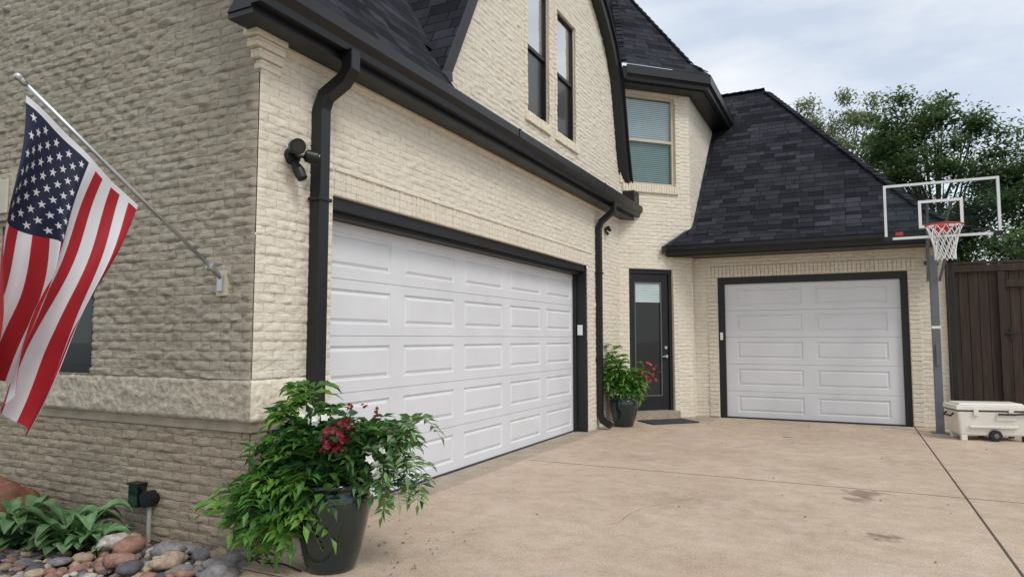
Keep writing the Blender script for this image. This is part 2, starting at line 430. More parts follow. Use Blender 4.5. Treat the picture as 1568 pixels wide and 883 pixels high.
w = MB()
def rough(u, z): return .020+.014*noise.noise(V((u*6, z*9, 1)))+.012*noise.noise(V((u*20, z*25, 5)))+.008*noise.noise(V((u*45, z*45, 5)))
def roughband(F, u0, u1, mat, tipa, tipb):
    us = frange(u0, u1, .02); zs = frange(.87, 1.165, .018); ids = {}
    for i, u in enumerate(us):
        for j, z in enumerate(zs):
            d = rough(u, z)*(1 if 0 < j < len(zs)-1 else .0)
            uu = u
            if (i == len(us)-1 and tipb) or (i == 0 and tipa):
                d = .02 if 0 < j < len(zs)-1 else 0
                if d: uu = u+.02 if tipb else u-.02
            ids[i, j] = len(w.v); w.v.append(tuple(F.P(uu, z, d)))
    for i in range(len(us)-1):
        for j in range(len(zs)-1): w.idx((ids[i, j], ids[i+1, j], ids[i+1, j+1], ids[i, j+1]), mat)
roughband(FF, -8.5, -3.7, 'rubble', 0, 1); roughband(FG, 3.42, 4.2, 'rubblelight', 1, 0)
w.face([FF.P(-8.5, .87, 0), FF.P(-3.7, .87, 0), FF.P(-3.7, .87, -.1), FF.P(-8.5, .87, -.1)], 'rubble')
w.build('rough_stone_course', house, smooth=True)
w = MB()
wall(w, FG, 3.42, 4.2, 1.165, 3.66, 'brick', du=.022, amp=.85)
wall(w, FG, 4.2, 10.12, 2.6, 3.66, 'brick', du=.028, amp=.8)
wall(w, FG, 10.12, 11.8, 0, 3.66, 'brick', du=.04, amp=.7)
P = FG.P
w.face([P(4.2, 2.6, 0), P(10.12, 2.6, 0), P(10.12, 2.6, -.1), P(4.2, 2.6, -.1)], 'brick')
w.face([P(4.2, 0, -.03), P(4.2, 3, -.03), P(4.2, 3, -.3), P(4.2, 0, -.3)], 'brick')
GC = 8.85
halfR = [(3.25, 3.9), (3.02, 4.35), (2.84, 4.9), (2.70, 5.5), (2.55, 6.05), (2.28, 6.50), (1.9, 6.86), (1.2, 7.35), (0, 8.2)]
halfL = [(3.26, 3.9), (3.02, 4.35), (2.73, 4.9), (2.42, 5.5), (2.14, 6.05), (1.9, 6.50), (1.68, 6.86), (1.1, 7.45), (0, 8.2)]
def ghw(z, half):
    if z <= half[0][1]: return half[0][0]-.03
    for (a, za), (b2, zb) in zip(half, half[1:]):
        if za <= z <= zb: return a+(b2-a)*(z-za)/(zb-za)
    return -1
wins = [(7.88, 8.60, 4.42, 6.30), (8.88, 9.64, 4.42, 6.26)]
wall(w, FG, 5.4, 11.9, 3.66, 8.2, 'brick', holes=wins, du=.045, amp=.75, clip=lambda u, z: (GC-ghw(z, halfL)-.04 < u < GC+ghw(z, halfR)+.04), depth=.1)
w.build('garage_wall', house, smooth=True)
w = MB()
w.fbox(FG, 3.44, 11.75, 3.57, 3.645, -.01, .035, 'brick')
for i in range(int((10.3-4.21)/.0675)):
    u = 4.21+i*.0675
    w.fbox(FG, u, u+.061, 2.602, 2.80, -.01, .014+.010*R.random(), 'brick')
w.fbox(FG, 4.21, 10.3, 2.80, 2.83, -.01, .028, 'brick')
for (a, b2, c, d) in wins:
    for k in range(int((b2-a+.16)/.07)):
        u = a-.08+k*.07
        w.fbox(FG, u, u+.064, c-.14, c-.005, -.01, .04+.01*R.random(), 'rubblelight')
for (a, b2) in ((7.80, 7.88), (8.60, 8.67), (8.81, 8.88), (9.64, 9.72)):
    for k in range(25):
        z = 4.42+k*.0745
        w.fbox(FG, a, b2, z, z+.070, -.01, .022+.01*R.random(), 'rubblelight')
for k in range(34):
    z = .02+k*.075; w.fbox(FG, 10.13, 10.23, z, z+.070, -.01, .014+.006*R.random(), 'brick')
for k in range(4):
    w.box(-3.74, -3.67+.02*k, 3.40-.035*k, 3.60, 3.36+.068*k, 3.424+.068*k, 'brick')
w.build('brick_trim', house, bevel=.008)
w = MB()
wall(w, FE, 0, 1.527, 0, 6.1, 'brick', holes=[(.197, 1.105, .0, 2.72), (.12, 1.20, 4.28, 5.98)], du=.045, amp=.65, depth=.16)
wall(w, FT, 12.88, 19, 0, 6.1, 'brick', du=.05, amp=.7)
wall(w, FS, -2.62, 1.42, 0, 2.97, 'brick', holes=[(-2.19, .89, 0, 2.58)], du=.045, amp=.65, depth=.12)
w.build('wing_walls', house, smooth=True)
w = MB()
w.face([(1.42, 13.05, 0), (1.42, 22, 0), (1.42, 22, 3), (1.42, 13.05, 3)], 'brick')
w.face([(-12, 11.8, 3), (-3.7, 11.8, 3), (-3.7, 11.8, 6.1), (-12, 11.8, 6.1)], 'brick')
w.face([(-12, 3.45, 0), (-12, 12, 0), (-12, 12, 3.8), (-12, 3.45, 3.8)][::-1], 'brick')
for k in range(int(3.42/.0675)):
    u = -2.36+k*.0675; w.fbox(FS, u, u+.061, 2.585, 2.78, -.01, .028+.008*R.random(), 'brick')
for k in range(34):
    z = .02+k*.0755
    for a, b2 in ((-2.36, -2.195), (.895, 1.06)): w.fbox(FS, a, b2, z, z+.070, -.01, .024+.008*R.random(), 'brick')
for k in range(22):
    u = .08+k*.0535
    w.fbox(FE, u, u+.049, 4.13, 4.275, -.01, .05+.006*R.random(), 'rubblelight')
for k in range(23):
    z = 4.28+k*.0745
    w.fbox(FE, 1.20, 1.30, z, z+.070, -.01, .028+.008*R.random(), 'rubblelight')
    w.fbox(FE, .03, .12, z, z+.070, -.01, .028+.008*R.random(), 'rubblelight')
for k in range(34):
    z = .02+k*.0755
    w.fbox(FE, 1.107, 1.21, z, z+.070, -.01, .020+.008*R.random(), 'brick')
w.build('wing_brick_trim', house, bevel=.007)

# ---- eaves / gutters
def eave(mb, path, ov, zs, zt, mat='black', caps=(True, True)):
    prof = [(-ov, zs), (0, zs), (0, zs+.02), (.085, zs+.02), (.095, zs+.07), (.125, zs+.105), (.145, zs+.12), (.145, zt), (.125, zt), (.12, zt-.02), (0, zt-.02), (-.02, zt+.03)]
    path = [V(p) for p in path]; rings = []
    for k, p in enumerate(path):
        ns = []
        if k > 0: t = (path[k]-path[k-1]).normalized(); ns.append(t.cross(V((0, 0, 1))))
        if k < len(path)-1: t = (path[k+1]-path[k]).normalized(); ns.append(t.cross(V((0, 0, 1))))
        mt = ns[0] if len(ns) == 1 else (ns[0]+ns[1])/(1+ns[0].dot(ns[1]))
        i = len(mb.v)
        for o, z in prof: mb.v.append((p.x+mt.x*o, p.y+mt.y*o, z))
        rings.append(i)
    n = len(prof)
    for a, b2 in zip(rings, rings[1:]):
        for j in range(n-1): mb.idx((a+j, b2+j, b2+j+1, a+j+1), mat)
    if caps[0]: mb.idx([rings[0]+j for j in range(n)], mat)
    if caps[1]: mb.idx([rings[-1]+j for j in reversed(range(n))], mat)
g = MB()
eave(g, [(-3.475, 3.12, 0), (-3.475, 12.1, 0)], .225, 3.64, 3.85)
eave(g, [(-3.0, 12.495, 0), (1.5, 12.495, 0), (1.5, 21, 0)], .555, 2.95, 3.13)
eave(g, [(-3.5, 11.57, 0), (-2.315, 12.755, 0), (-2.315, 17, 0)], .305, 6.05, 6.33)
g.box(-3.70, -3.47, 3.13, 12.08, 3.60, 3.638, 'black')
g.build('gutters', house)
g = MB()
for y in (6.9, 9.95):
    g.box(-3.345, -3.322, y, y+.05, 3.755, 3.857, 'black')
g.box(-.5, -.45, 12.342, 12.36, 3.06, 3.137, 'black')
g.build('gutter_joints', house, bevel=.003)
g = MB()
def prism(mb, poly, y0, y1, mat):
    a = [V((x, y0, z)) for x, z in poly]; b2 = [V((x, y1, z)) for x, z in poly]; n = len(poly)
    mb.face(a, mat); mb.face(b2[::-1], mat)
    for i in range(n): mb.face([a[(i+1) % n], a[i], b2[i], b2[(i+1) % n]], mat)
RZ = 3.862+(7.7-3.345)*SL
prism(g, [(-3.40, 3.66), (-3.36, 3.84), (-7.7, RZ-.02), (-7.7, RZ-.3)], 3.14, 3.44, 'blacktrim')
prism(g, [(-12.04, 3.66), (-7.7, RZ-.3), (-7.7, RZ-.02), (-12.1, 3.84)], 3.14, 3.44, 'blacktrim')
full = [(GC-a, z) for a, z in halfL]+[(GC+a, z) for a, z in halfR[::-1][1:]]
def offs(poly, d):
    res = []
    for i, p in enumerate(poly):
        a = V(poly[max(i-1, 0)]); b2 = V(poly[min(i+1, len(poly)-1)])
        t = (b2-a).normalized(); n = V((-t.y, t.x)); res.append((p[0]+n.x*d, p[1]+n.y*d))
    return res
inn = offs(full, -.03); outr = offs(full, .13); lip = offs(full, .16)
for i in range(len(full)-1):
    def q(poly, x): return [V((x, poly[i][0], poly[i][1])), V((x, poly[i+1][0], poly[i+1][1]))]
    a, b2 = q(inn, -3.53); c, d = q(outr, -3.53); g.face([a, b2, d, c], 'blacktrim')
    e, f = q(inn, -3.75); g.face([a, e, f, b2], 'blacktrim')
    c2, d2 = q(outr, -3.49); l1, l2 = q(lip, -3.49); g.face([c2, d2, l2, l1], 'black'); g.face([c, d, d2, c2], 'black')
g.build('rake_boards', house)
# ---- roofs
r = MB()
XZ = 3.862+(3.72-3.345)*SL
r.face([(-3.345, 3.10, 3.862), (-3.345, 5.50, 3.862), (-3.72, 5.50, XZ), (-3.72, 3.10, XZ)], 'shingle')
r.face([(-3.72, 3.10, XZ), (-3.72, 12.12, XZ), (-7.7, 12.12, RZ), (-7.7, 3.10, RZ)], 'shingle')
r.face([(-12.1, 12.12, 3.862), (-12.1, 3.10, 3.862), (-7.7, 3.10, RZ), (-7.7, 12.12, RZ)], 'shingle')
r.face([(-3.345, 5.50, 3.858), (-3.345, 12.1, 3.858), (-3.74, 12.1, 3.98), (-3.74, 5.50, 3.98)], 'blacktrim')
for i in range(len(full)-1):
    a, b2 = lip[i], lip[i+1]
    r.face([(-3.485, a[0], a[1]), (-3.485, b2[0], b2[1]), (-7.6, b2[0], b2[1]), (-7.6, a[0], a[1])][::-1], 'shingle')
ys = [12.33, 12.65, 13.0, 14.5, 16.45]; zs_ = [3.135, 3.33, 3.64, 5.20, 7.22]; xr = [1.665, 1.40, 1.09, -.09, -1.61]; xl = [-3.02, -2.86, -2.60, -2.60, -2.60]
for i in range(4):
    r.face([(xl[i], ys[i], zs_[i]), (xr[i], ys[i], zs_[i]), (xr[i+1], ys[i+1], zs_[i+1]), (xl[i+1], ys[i+1], zs_[i+1])], 'shingle')
    r.face([(xr[i], ys[i], zs_[i]), (xr[i], 32.9-ys[i], zs_[i]), (xr[i+1], 32.9-ys[i+1], zs_[i+1]), (xr[i+1], ys[i+1], zs_[i+1])], 'shingle')
    r.face([(xr[i], 32.9-ys[i], zs_[i]), (-6, 32.9-ys[i], zs_[i]), (-6, 32.9-ys[i+1], zs_[i+1]), (xr[i+1], 32.9-ys[i+1], zs_[i+1])], 'shingle')
r.face([(-6, 16.0, 6.75), (-2.60, 16.0, 6.75), (-1.61, 16.45, 7.22), (-6, 16.45, 7.22)], 'shingle')
A0 = V((-3.45, 11.41)); B0 = V((-2.165, 12.69))
def tz(k): return 6.335+(k*.9 if k < .4 else .36+(k-.4)*1.38)
ks = [0, .2, .4, 1.2, 2.0]
A_ = lambda k: (A0.x-.414*k, A0.y+k, tz(k)); B_ = lambda k: (B0.x-k, B0.y+.414*k, tz(k))
D_ = lambda k: (-9, A0.y+k, tz(k)); C_ = lambda k: (B0.x-k, 19, tz(k))
for k0, k1 in zip(ks, ks[1:]):
    r.face([A_(k0), B_(k0), B_(k1), A_(k1)], 'shingle')
    r.face([D_(k0), A_(k0), A_(k1), D_(k1)], 'shingle')
    r.face([B_(k0), C_(k0), C_(k1), B_(k1)], 'shingle')
top = (-6.3, 15.6, 11.9)
r.face([A_(2), B_(2), top], 'shingle'); r.face([D_(2), A_(2), top], 'shingle'); r.face([B_(2), C_(2), top], 'shingle')
r.build('shingle_roofs', house)
r = MB()
def caps(p0, p1, w_=.11):
    p0, p1 = V(p0), V(p1); d = p1-p0; n = int(d.length/.16); dn = d.normalized()
    side = dn.cross(V((0, 0, 1))).normalized(); up = side.cross(dn)
    for k in range(n):
        c = p0+dn*(k+.5)*.16
        a = (dn+up*-.08).normalized()
        r.obox(c+up*.010, (a, side, up), (.095, w_*R.uniform(.93, 1.05), .010), 'shingle')
pts = list(zip(xr, ys, zs_))
for i in range(4): caps(pts[i], pts[i+1], .075)
caps(B_(.1), B_(.4), .05); caps(B_(.4), B_(2), .06); caps((-1.61, 16.45, 7.22), (-3.4, 16.45, 7.22), .08)
caps(A_(.1), A_(2), .06)
r.build('hip_cap_shingles', house)
f = MB()
f.obox((-3.52, 5.46, 4.03), ((0, 1, .35), (1, 0, -.9), (0, -.2, 1)), (.2, .08, .05), 'black')
f.obox((-3.5, 11.93, 3.98), ((0, 1, 0), (1, 0, 0), (0, 0, 1)), (.16, .11, .13), 'black')
f.obox((-2.86, 12.5, 3.22), ((1, 1, .9), (1, -1, 0), (0, 0, 1)), (.30, .03, .07), 'black')
f.build('flashing', house, bevel=.01)

d = MB()
def spout(path, ref, r_=.062, sx=1.0): d.tube(path, r_, 4, 'black', ref=ref, rot=math.pi/4, sx=sx)
spout([(-3.41, 4.05, 3.68), (-3.41, 4.05, 3.53), (-3.46, 4.03, 3.44), (-3.60, 3.99, 3.33), (-3.635, 3.98, 3.22), (-3.635, 3.98, 1.0), (-3.635, 3.98, .32), (-3.56, 3.98, .18), (-3.40, 4.0, .08)], (0, 1, 0), .075)
spout([(-3.41, 10.62, 3.68), (-3.41, 10.6, 3.53), (-3.60, 10.55, 3.36), (-3.64, 10.53, 3.25), (-3.64, 10.53, .25), (-3.60, 10.53, .13), (-3.45, 10.5, .06)], (0, 1, 0), .065)
spout([(1.49, 12.6, 2.95), (1.49, 12.75, 2.85), (1.49, 12.98, 2.70), (1.49, 13.0, 2.55), (1.49, 13.0, .15)], (1, 0, 0), .055)
for z in (1.1, 2.5): d.box(-3.69, -3.57, 3.905, 4.055, z, z+.03, 'black'); d.box(-3.69, -3.58, 10.46, 10.60, z, z+.03, 'black')
d.build('downspouts', house, bevel=.008)

def garage_door(name, F, u0, u1, z1, dd, cols, rows, marg, gap):
    o = MB(); P = F.P; rh = z1/rows
    pitch = (u1-u0-2*marg+gap)/cols; pw = pitch-gap
    for k in range(rows):
        a, b2 = k*rh+.012*(k == 0), (k+1)*rh
        zA, zB = a+.003, b2-.003
        o.face([P(u0, zB, dd), P(u1, zB, dd), P(u1, zB+.003, dd-.012), P(u0, zB+.003, dd-.012)], 'door')
        o.face([P(u0, zA-.003, dd-.012), P(u1, zA-.003, dd-.012), P(u1, zA, dd), P(u0, zA, dd)], 'door')
        pz0, pz1 = zA+rh*.20, zB-rh*.17
        rect = [(u0+marg+c*pitch, u0+marg+c*pitch+pw) for c in range(cols)]
        def flat(x0, x1, y0, y1): o.face([P(x0, y0, dd), P(x1, y0, dd), P(x1, y1, dd), P(x0, y1, dd)], 'door')
        flat(u0, u1, zA, pz0); flat(u0, u1, pz1, zB)
        xs = [u0]+[x for rr in rect for x in rr]+[u1]
        for q in range(0, len(xs), 2): flat(xs[q], xs[q+1], pz0, pz1)
        for (x0, x1) in rect:
            lv = [(0, 0), (.010, -.016), (.026, -.016), (.048, -.003), (.053, -.002)]
            for (i0, d0), (i1, d1) in zip(lv, lv[1:]):
                A = [P(x0+i0, pz0+i0, dd+d0), P(x1-i0, pz0+i0, dd+d0), P(x1-i0, pz1-i0, dd+d0), P(x0+i0, pz1-i0, dd+d0)]
                B = [P(x0+i1, pz0+i1, dd+d1), P(x1-i1, pz0+i1, dd+d1), P(x1-i1, pz1-i1, dd+d1), P(x0+i1, pz1-i1, dd+d1)]
                for j in range(4): o.face([A[j], A[(j+1) % 4], B[(j+1) % 4], B[j]], 'door')
            o.face(B, 'door')
    o.face([P(u0, 0, dd-.02), P(u1, 0, dd-.02), P(u1, z1, dd-.02), P(u0, z1, dd-.02)], 'seal')
    o.fbox(F, u0, u1, 0.0, .022, dd-.03, dd+.012, 'seal')
    return o.build(name, house)
garage_door('double_garage_door', FG, 4.235, 10.075, 2.455, -.22, 5, 5, .11, .22)
garage_door('single_garage_door', FS, -2.07, .78, 2.455, -.075, 2, 5, .20, .22)
t = MB()
t.fbox(FG, 4.2, 10.12, 2.455, 2.60, -.26, -.09, 'blacktrim')
t.fbox(FG, 4.2, 10.12, 2.50, 2.598, -.09, -.02, 'blacktrim')
t.fbox(FG, 4.2, 4.235, 0, 2.455, -.26, -.03, 'blacktrim')
t.fbox(FG, 10.078, 10.128, 0, 2.60, -.26, -.006, 'blacktrim')
t.fbox(FG, 10.04, 10.078, 0, 2.455, -.21, -.16, 'blacktrim')
t.fbox(FS, -2.19, -2.07, 0, 2.455, -.11, -.02, 'blacktrim')
t.fbox(FS, .78, .89, 0, 2.455, -.11, -.02, 'blacktrim')
t.fbox(FS, -2.19, .89, 2.455, 2.58, -.11, -.02, 'blacktrim')
t.build('garage_door_casings', house, bevel=.004)
k = MB()
k.box(-3.84, -3.76, 10.045, 10.077, 1.50, 1.66, 'white'); k.fbox(FS, -2.16, -2.11, 1.42, 1.56, -.02, .012, 'white')
k.build('door_keypads', house, bevel=.006)

e = MB()
zb = .14
e.fbox(FE, .197, .255, zb, 2.70, -.14, -.04, 'blacktrim'); e.fbox(FE, 1.047, 1.105, zb, 2.70, -.14, -.04, 'blacktrim')
e.fbox(FE, .197, 1.105, 2.64, 2.72, -.14, -.038, 'blacktrim')
e.fbox(FE, .26, .345, zb+.02, 2.635, -.12, -.07, 'black'); e.fbox(FE, .90, 1.042, zb+.02, 2.635, -.12, -.07, 'black')
e.fbox(FE, .345, .90, zb+.02, zb+.26, -.12, -.072, 'black'); e.fbox(FE, .345, .90, 2.48, 2.635, -.12, -.072, 'black')
e.build('entry_door', house, bevel=.004)
e = MB()
for a in ((.345, .362, .40, 2.48), (.883, .90, .40, 2.48)): e.fbox(FE, a[0], a[1], a[2], a[3], -.096, -.066, 'poleg')
e.fbox(FE, .362, .883, .40, .418, -.096, -.066, 'poleg'); e.fbox(FE, .362, .883, 2.462, 2.48, -.096, -.066, 'poleg')
e.fbox(FE, .345, .90, zb+.26, 2.48, -.11, -.0965, 'doorglass')
for i in range(10): e.fbox(FE, .366, .879, 2.43-i*.035, 2.457-i*.035, -.094, -.088, 'slat')
e.build('entry_door_glass', house)
e = MB()
e.tube([FE.P(.975, 1.12, -.07), FE.P(.975, 1.12, -.02)], .028, 12, 'alu'); e.tube([FE.P(.975, 1.28, -.07), FE.P(.975, 1.28, -.045)], .03, 12, 'alu')
e.obox(FE.P(.93, 1.12, -.02), (FE.t, FE.n, V((0, 0, 1))), (.055, .009, .010), 'alu')
e.fbox(FE, .15, 1.15, 0, .14, -.12, .13, 'apron')
e.build('entry_hardware_and_step', house, bevel=.003)

def window(name, F, u0, u1, z0, z1, dd, fw, blinds, gl_top, gl_bot, fm):
    o = MB(); P = F.P; zm = (z0+z1)/2
    o.fbox(F, u0, u0+fw, z0, z1, dd-.06, dd, fm); o.fbox(F, u1-fw, u1, z0, z1, dd-.06, dd, fm)
    o.fbox(F, u0+fw, u1-fw, z0, z0+fw, dd-.06, dd-.002, fm); o.fbox(F, u0+fw, u1-fw, z1-fw, z1, dd-.06, dd-.002, fm)
    o.fbox(F, u0+fw, u1-fw, zm-.025, zm+.025, dd-.05, dd-.008, fm)
    o.face([P(u0+fw, z0+fw, dd-.04), P(u1-fw, z0+fw, dd-.04), P(u1-fw, zm, dd-.04), P(u0+fw, zm, dd-.04)], gl_bot)
    o.face([P(u0+fw, zm, dd-.03), P(u1-fw, zm, dd-.03), P(u1-fw, z1-fw, dd-.03), P(u0+fw, z1-fw, dd-.03)], gl_top)
    if blinds:
        z = z0+fw
        while z < z1-fw:
            o.face([P(u0+.01, z, dd-.075), P(u1-.01, z, dd-.075), P(u1-.01, z+.036, dd-.090), P(u0+.01, z+.036, dd-.090)], 'slat'); z += .038
    o.face([P(u0, z0, dd-.13), P(u1, z0, dd-.13), P(u1, z1, dd-.13), P(u0, z1, dd-.13)], 'dim')
    return o.build(name, house)
window('turret_window', FE, .12, 1.20, 4.28, 5.98, -.03, .05, True, 'glass', 'screen', 'frame')
window('gable_window', FG, *wins[0], -.03, .030, False, 'skyglass', 'darkglass', 'blacktrim')
window('gable_window.001', FG, *wins[1], -.03, .030, False, 'skyglass', 'darkglass', 'blacktrim')
window('side_window', FF, *SW, -.02, .07, False, 'darkglass', 'darkglass', 'blacktrim')
s = MB()
s.fbox(FF, -7.35, -6.62, 2.50, 2.93, -.01, .05, 'rubble'); s.fbox(FF, -7.28, -6.69, 2.56, 2.87, .05, .07, 'frame')
s.build('wall_plaque_panel', house, bevel=.01)
def floodlight(name, F, u, z, sc=1):
    o = MB(); P = F.P
    o.tube([P(u, z, .01), P(u, z, .05*sc)], .06*sc, 18, 'black')
    for hu, hz, du_, dz_ in ((-.07, .04, -.45, -.25), (.08, .0, .85, -.25)):
        a = P(u, z, .05*sc); c = P(u+hu*sc, z+hz*sc, .13*sc)
        o.tube([a, c], .014*sc, 8, 'black')
        dv = (F.t*du_+F.n*.8+V((0, 0, dz_))).normalized()
        o.tube([c-dv*.05*sc, c-dv*.035*sc, c+dv*.04*sc, c+dv*.05*sc], [.025*sc, .045*sc, .052*sc, .056*sc], 18, 'black')
        o.tube([c+dv*.0505*sc, c+dv*.053*sc], .044*sc, 18, 'darkglass')
    o.tube([P(u, z-.05*sc, .05*sc), P(u, z-.11*sc, .09*sc), P(u+.01, z-.17*sc, .12*sc)], [.026*sc, .042*sc, .036*sc], 14, 'black')
    o.build(name, house, smooth=False)
floodlight('security_floodlight', FG, 3.72, 2.80, 1.05); floodlight('security_floodlight.001', FG, 11.0, 3.30, .55)
floodlight('security_floodlight.002', FS, 1.22, 2.66, .7)
u = MB()
u.fbox(FFb, -4.87, -4.77, .20, .36, .0, .09, 'potgreen'); u.fbox(FFb, -4.88, -4.76, .36, .375, 0, .10, 'black')
u.tube([FFb.P(-4.68, .27, .0), FFb.P(-4.68, .27, .09)], .06, 14, 'black')
u.tube([FFb.P(-4.68, .27, .05), FFb.P(-4.77, .27, .05)], .02, 10, 'black')
u.tube([FFb.P(-4.68, .22, .05), FFb.P(-4.68, -.15, .05)], .016, 10, 'pvc')
u.build('outdoor_outlet_and_conduit', house)

# ------------------------------------------------------------------ ground
g = MB()
g.face([(-300, -300, -.11), (300, -300, -.11), (300, 300, -.11), (-300, 300, -.11)], 'grass')
g.build('ground')
dr = MB()
xsj = [-3.55, .893, .911, 8]; ysj = [-12, 3.19, 3.205, 7.49, 7.512, 13.14]
for i in (0, 2):
    for j in (0, 2, 4):
        dr.box(xsj[i], xsj[i+1], ysj[j], ysj[j+1], -.1, 0, 'conc')
dr.build('concrete_driveway', bevel=.005)
dj = MB(); dj.box(.89, .915, -12, 13.1, -.1, -.004, 'joint')
dj.box(-3.5, 8, 7.485, 7.517, -.1, -.0015, 'joint'); dj.box(-3.5, 8, 3.185, 3.21, -.1, -.003, 'joint')
def crack(pts, w_):
    for (a, b2) in zip(pts, pts[1:]):
        a, b2 = V(a), V(b2); s_ = (b2-a).cross(V((0, 0, 1))).normalized()*w_
        dj.face([a-s_, b2-s_, b2+s_, a+s_], 'joint')
for st, n_, dx, dy in (((-1.75, 5.2, .003), 22, .02, .07), ((-1.2, 8.0, .0035), 14, .09, .02)):
    pp = [V(st)]
    for i in range(n_): pp.append(pp[-1]+V((dx+R.uniform(-.035, .035), dy+R.uniform(-.035, .035), 0)))
    crack(pp, .0014)
dj.build('driveway_joints')
ap = MB(); ap.box(-4.0, -3.553, 3.46, 12.6, -.1, .001, 'apron'); ap.box(-3.70, -2.2, 12.0, 13.2, -.1, .0005, 'apron')
ap.build('garage_apron', bevel=.004)
def bedz(x, y): return -.03+.025*noise.noise(V((x*5, y*5, 0)))+.02*noise.noise(V((x*14, y*14, 0)))-.02*max(0, -x-4)*.8
mu = MB(); xs = frange(-9, -3.42, .06); ys2 = frange(.5, 3.44, .06); ids = {}
for i, x in enumerate(xs):
    for j, y in enumerate(ys2):
        ids[i, j] = len(mu.v); mu.v.append((x, y, bedz(x, y)+.012*noise.noise(V((x*30, y*30, 0)))))
for i in range(len(xs)-1):
    for j in range(len(ys2)-1): mu.idx((ids[i, j], ids[i+1, j], ids[i+1, j+1], ids[i, j+1]), 'mulch')
mu.build('mulch_bed')

def rock(mb, c, rx, ry, rz, mat, seed, sub=2, rough_=.18, rot=0):
    bm = bmesh.new(); bmesh.ops.create_icosphere(bm, subdivisions=sub, radius=1)
    i0 = len(mb.v); cr, sr = math.cos(rot), math.sin(rot)
    for v in bm.verts:
        q = v.co.copy(); q *= 1+rough_*noise.noise(q*1.3+V((seed*3.7, seed, 0)))*1.9
        x, y, z = q.x*rx, q.y*ry, q.z*rz
        mb.v.append((c[0]+x*cr-y*sr, c[1]+x*sr+y*cr, c[2]+z))
    for f_ in bm.faces: mb.idx([i0+v.index for v in f_.verts], mat)
    bm.free()
rk = MB()
rm = ['rockR', 'rockG', 'rockT', 'rockD', 'rockG', 'rockR', 'rockT', 'rockT', 'rockW']
placed = []
for i in range(2600):
    x = R.uniform(-6.3, -3.72); y = R.uniform(2.1, 3.36 if x > -4.75 else 3.0)
    s_ = R.choice([.02, .025, .03, .035, .04, .05, .06, .075])
    if any((x-a)**2+(y-b2)**2 < ((s_+c)*.70)**2 for a, b2, c in placed): continue
    placed.append((x, y, s_))
    rock(rk, (x, y, bedz(x, y)+s_*.35), s_*R.uniform(1, 1.5), s_, s_*R.uniform(.45, .75), R.choice(rm), i, rot=R.random()*3)
for i, (x, y, s_, m_) in enumerate([(-3.92, 2.98, .085, 'rockT'), (-4.42, 3.08, .10, 'rockR'), (-4.2, 2.86, .085, 'rockR'), (-4.62, 3.1, .09, 'rockW'), (-4.12, 3.15, .085, 'rockG'), (-4.02, 2.8, .07, 'rockD')]):
    rock(rk, (x, y, .045), s_*1.35, s_*.9, s_*.6, m_, 50+i, rot=R.random()*3)
rk.build('river_rocks', smooth=True)
b_ = MB(); rock(b_, (-5.98, 3.12, .08), .26, .2, .26, 'rust', 3, 3, .3); b_.build('rusty_boulder', smooth=True)
b_ = MB()
for i, (x, y) in enumerate([(-3.62, 3.20), (-3.50, 3.02), (-3.42, 2.80), (-3.40, 2.55), (-3.4, 2.3)]):
    rock(b_, (x, y, .01), .12, .10, .055, 'rockG', 70+i, 3, .3, R.random())
b_.build('stone_edging', smooth=True)

h = MB()
def hleaf(mb, base, az, ln, w_, el, mat):
    nu, nv = 9, 4; d_ = V((math.cos(az), math.sin(az), 0)); sd = V((-d_.y, d_.x, 0)); ids = {}
    for i in range(nu+1):
        t_ = i/nu; wd = w_*max(.02, math.sin(math.pi*min(1, max(0, t_-.18)/.82))**.7) if 0 < t_ < 1 else .006
        hz = (el*1.1*t_-el*.85*t_*t_)*ln*1.1; hr = t_*(1-.12*el*t_)
        for j in range(-nv, nv+1):
            s_ = j/nv; p_ = V(base)+d_*ln*hr+sd*wd*s_*.5+V((0, 0, hz+abs(s_)*wd*.20+.005*math.sin(s_*14)))
            ids[i, j] = len(mb.v); mb.v.append(tuple(p_))
    for i in range(nu):
        for j in range(-nv, nv): mb.idx((ids[i, j], ids[i+1, j], ids[i+1, j+1], ids[i, j+1]), mat)
for cx, cy, nn, sc in ((-5.05, 3.05, 60, 1.15), (-5.45, 2.9, 44, 1.1), (-4.78, 3.12, 20, .75), (-5.8, 2.75, 24, .9)):
    for i in range(nn):
        hleaf(h, (cx+R.uniform(-.09, .09), cy+R.uniform(-.07, .07), -.03), R.uniform(0, 6.28), R.uniform(.2, .38)*sc, R.uniform(.08, .13)*sc, R.uniform(.4, 1.8), 'hosta')
h.build('hosta_plant', smooth=True)

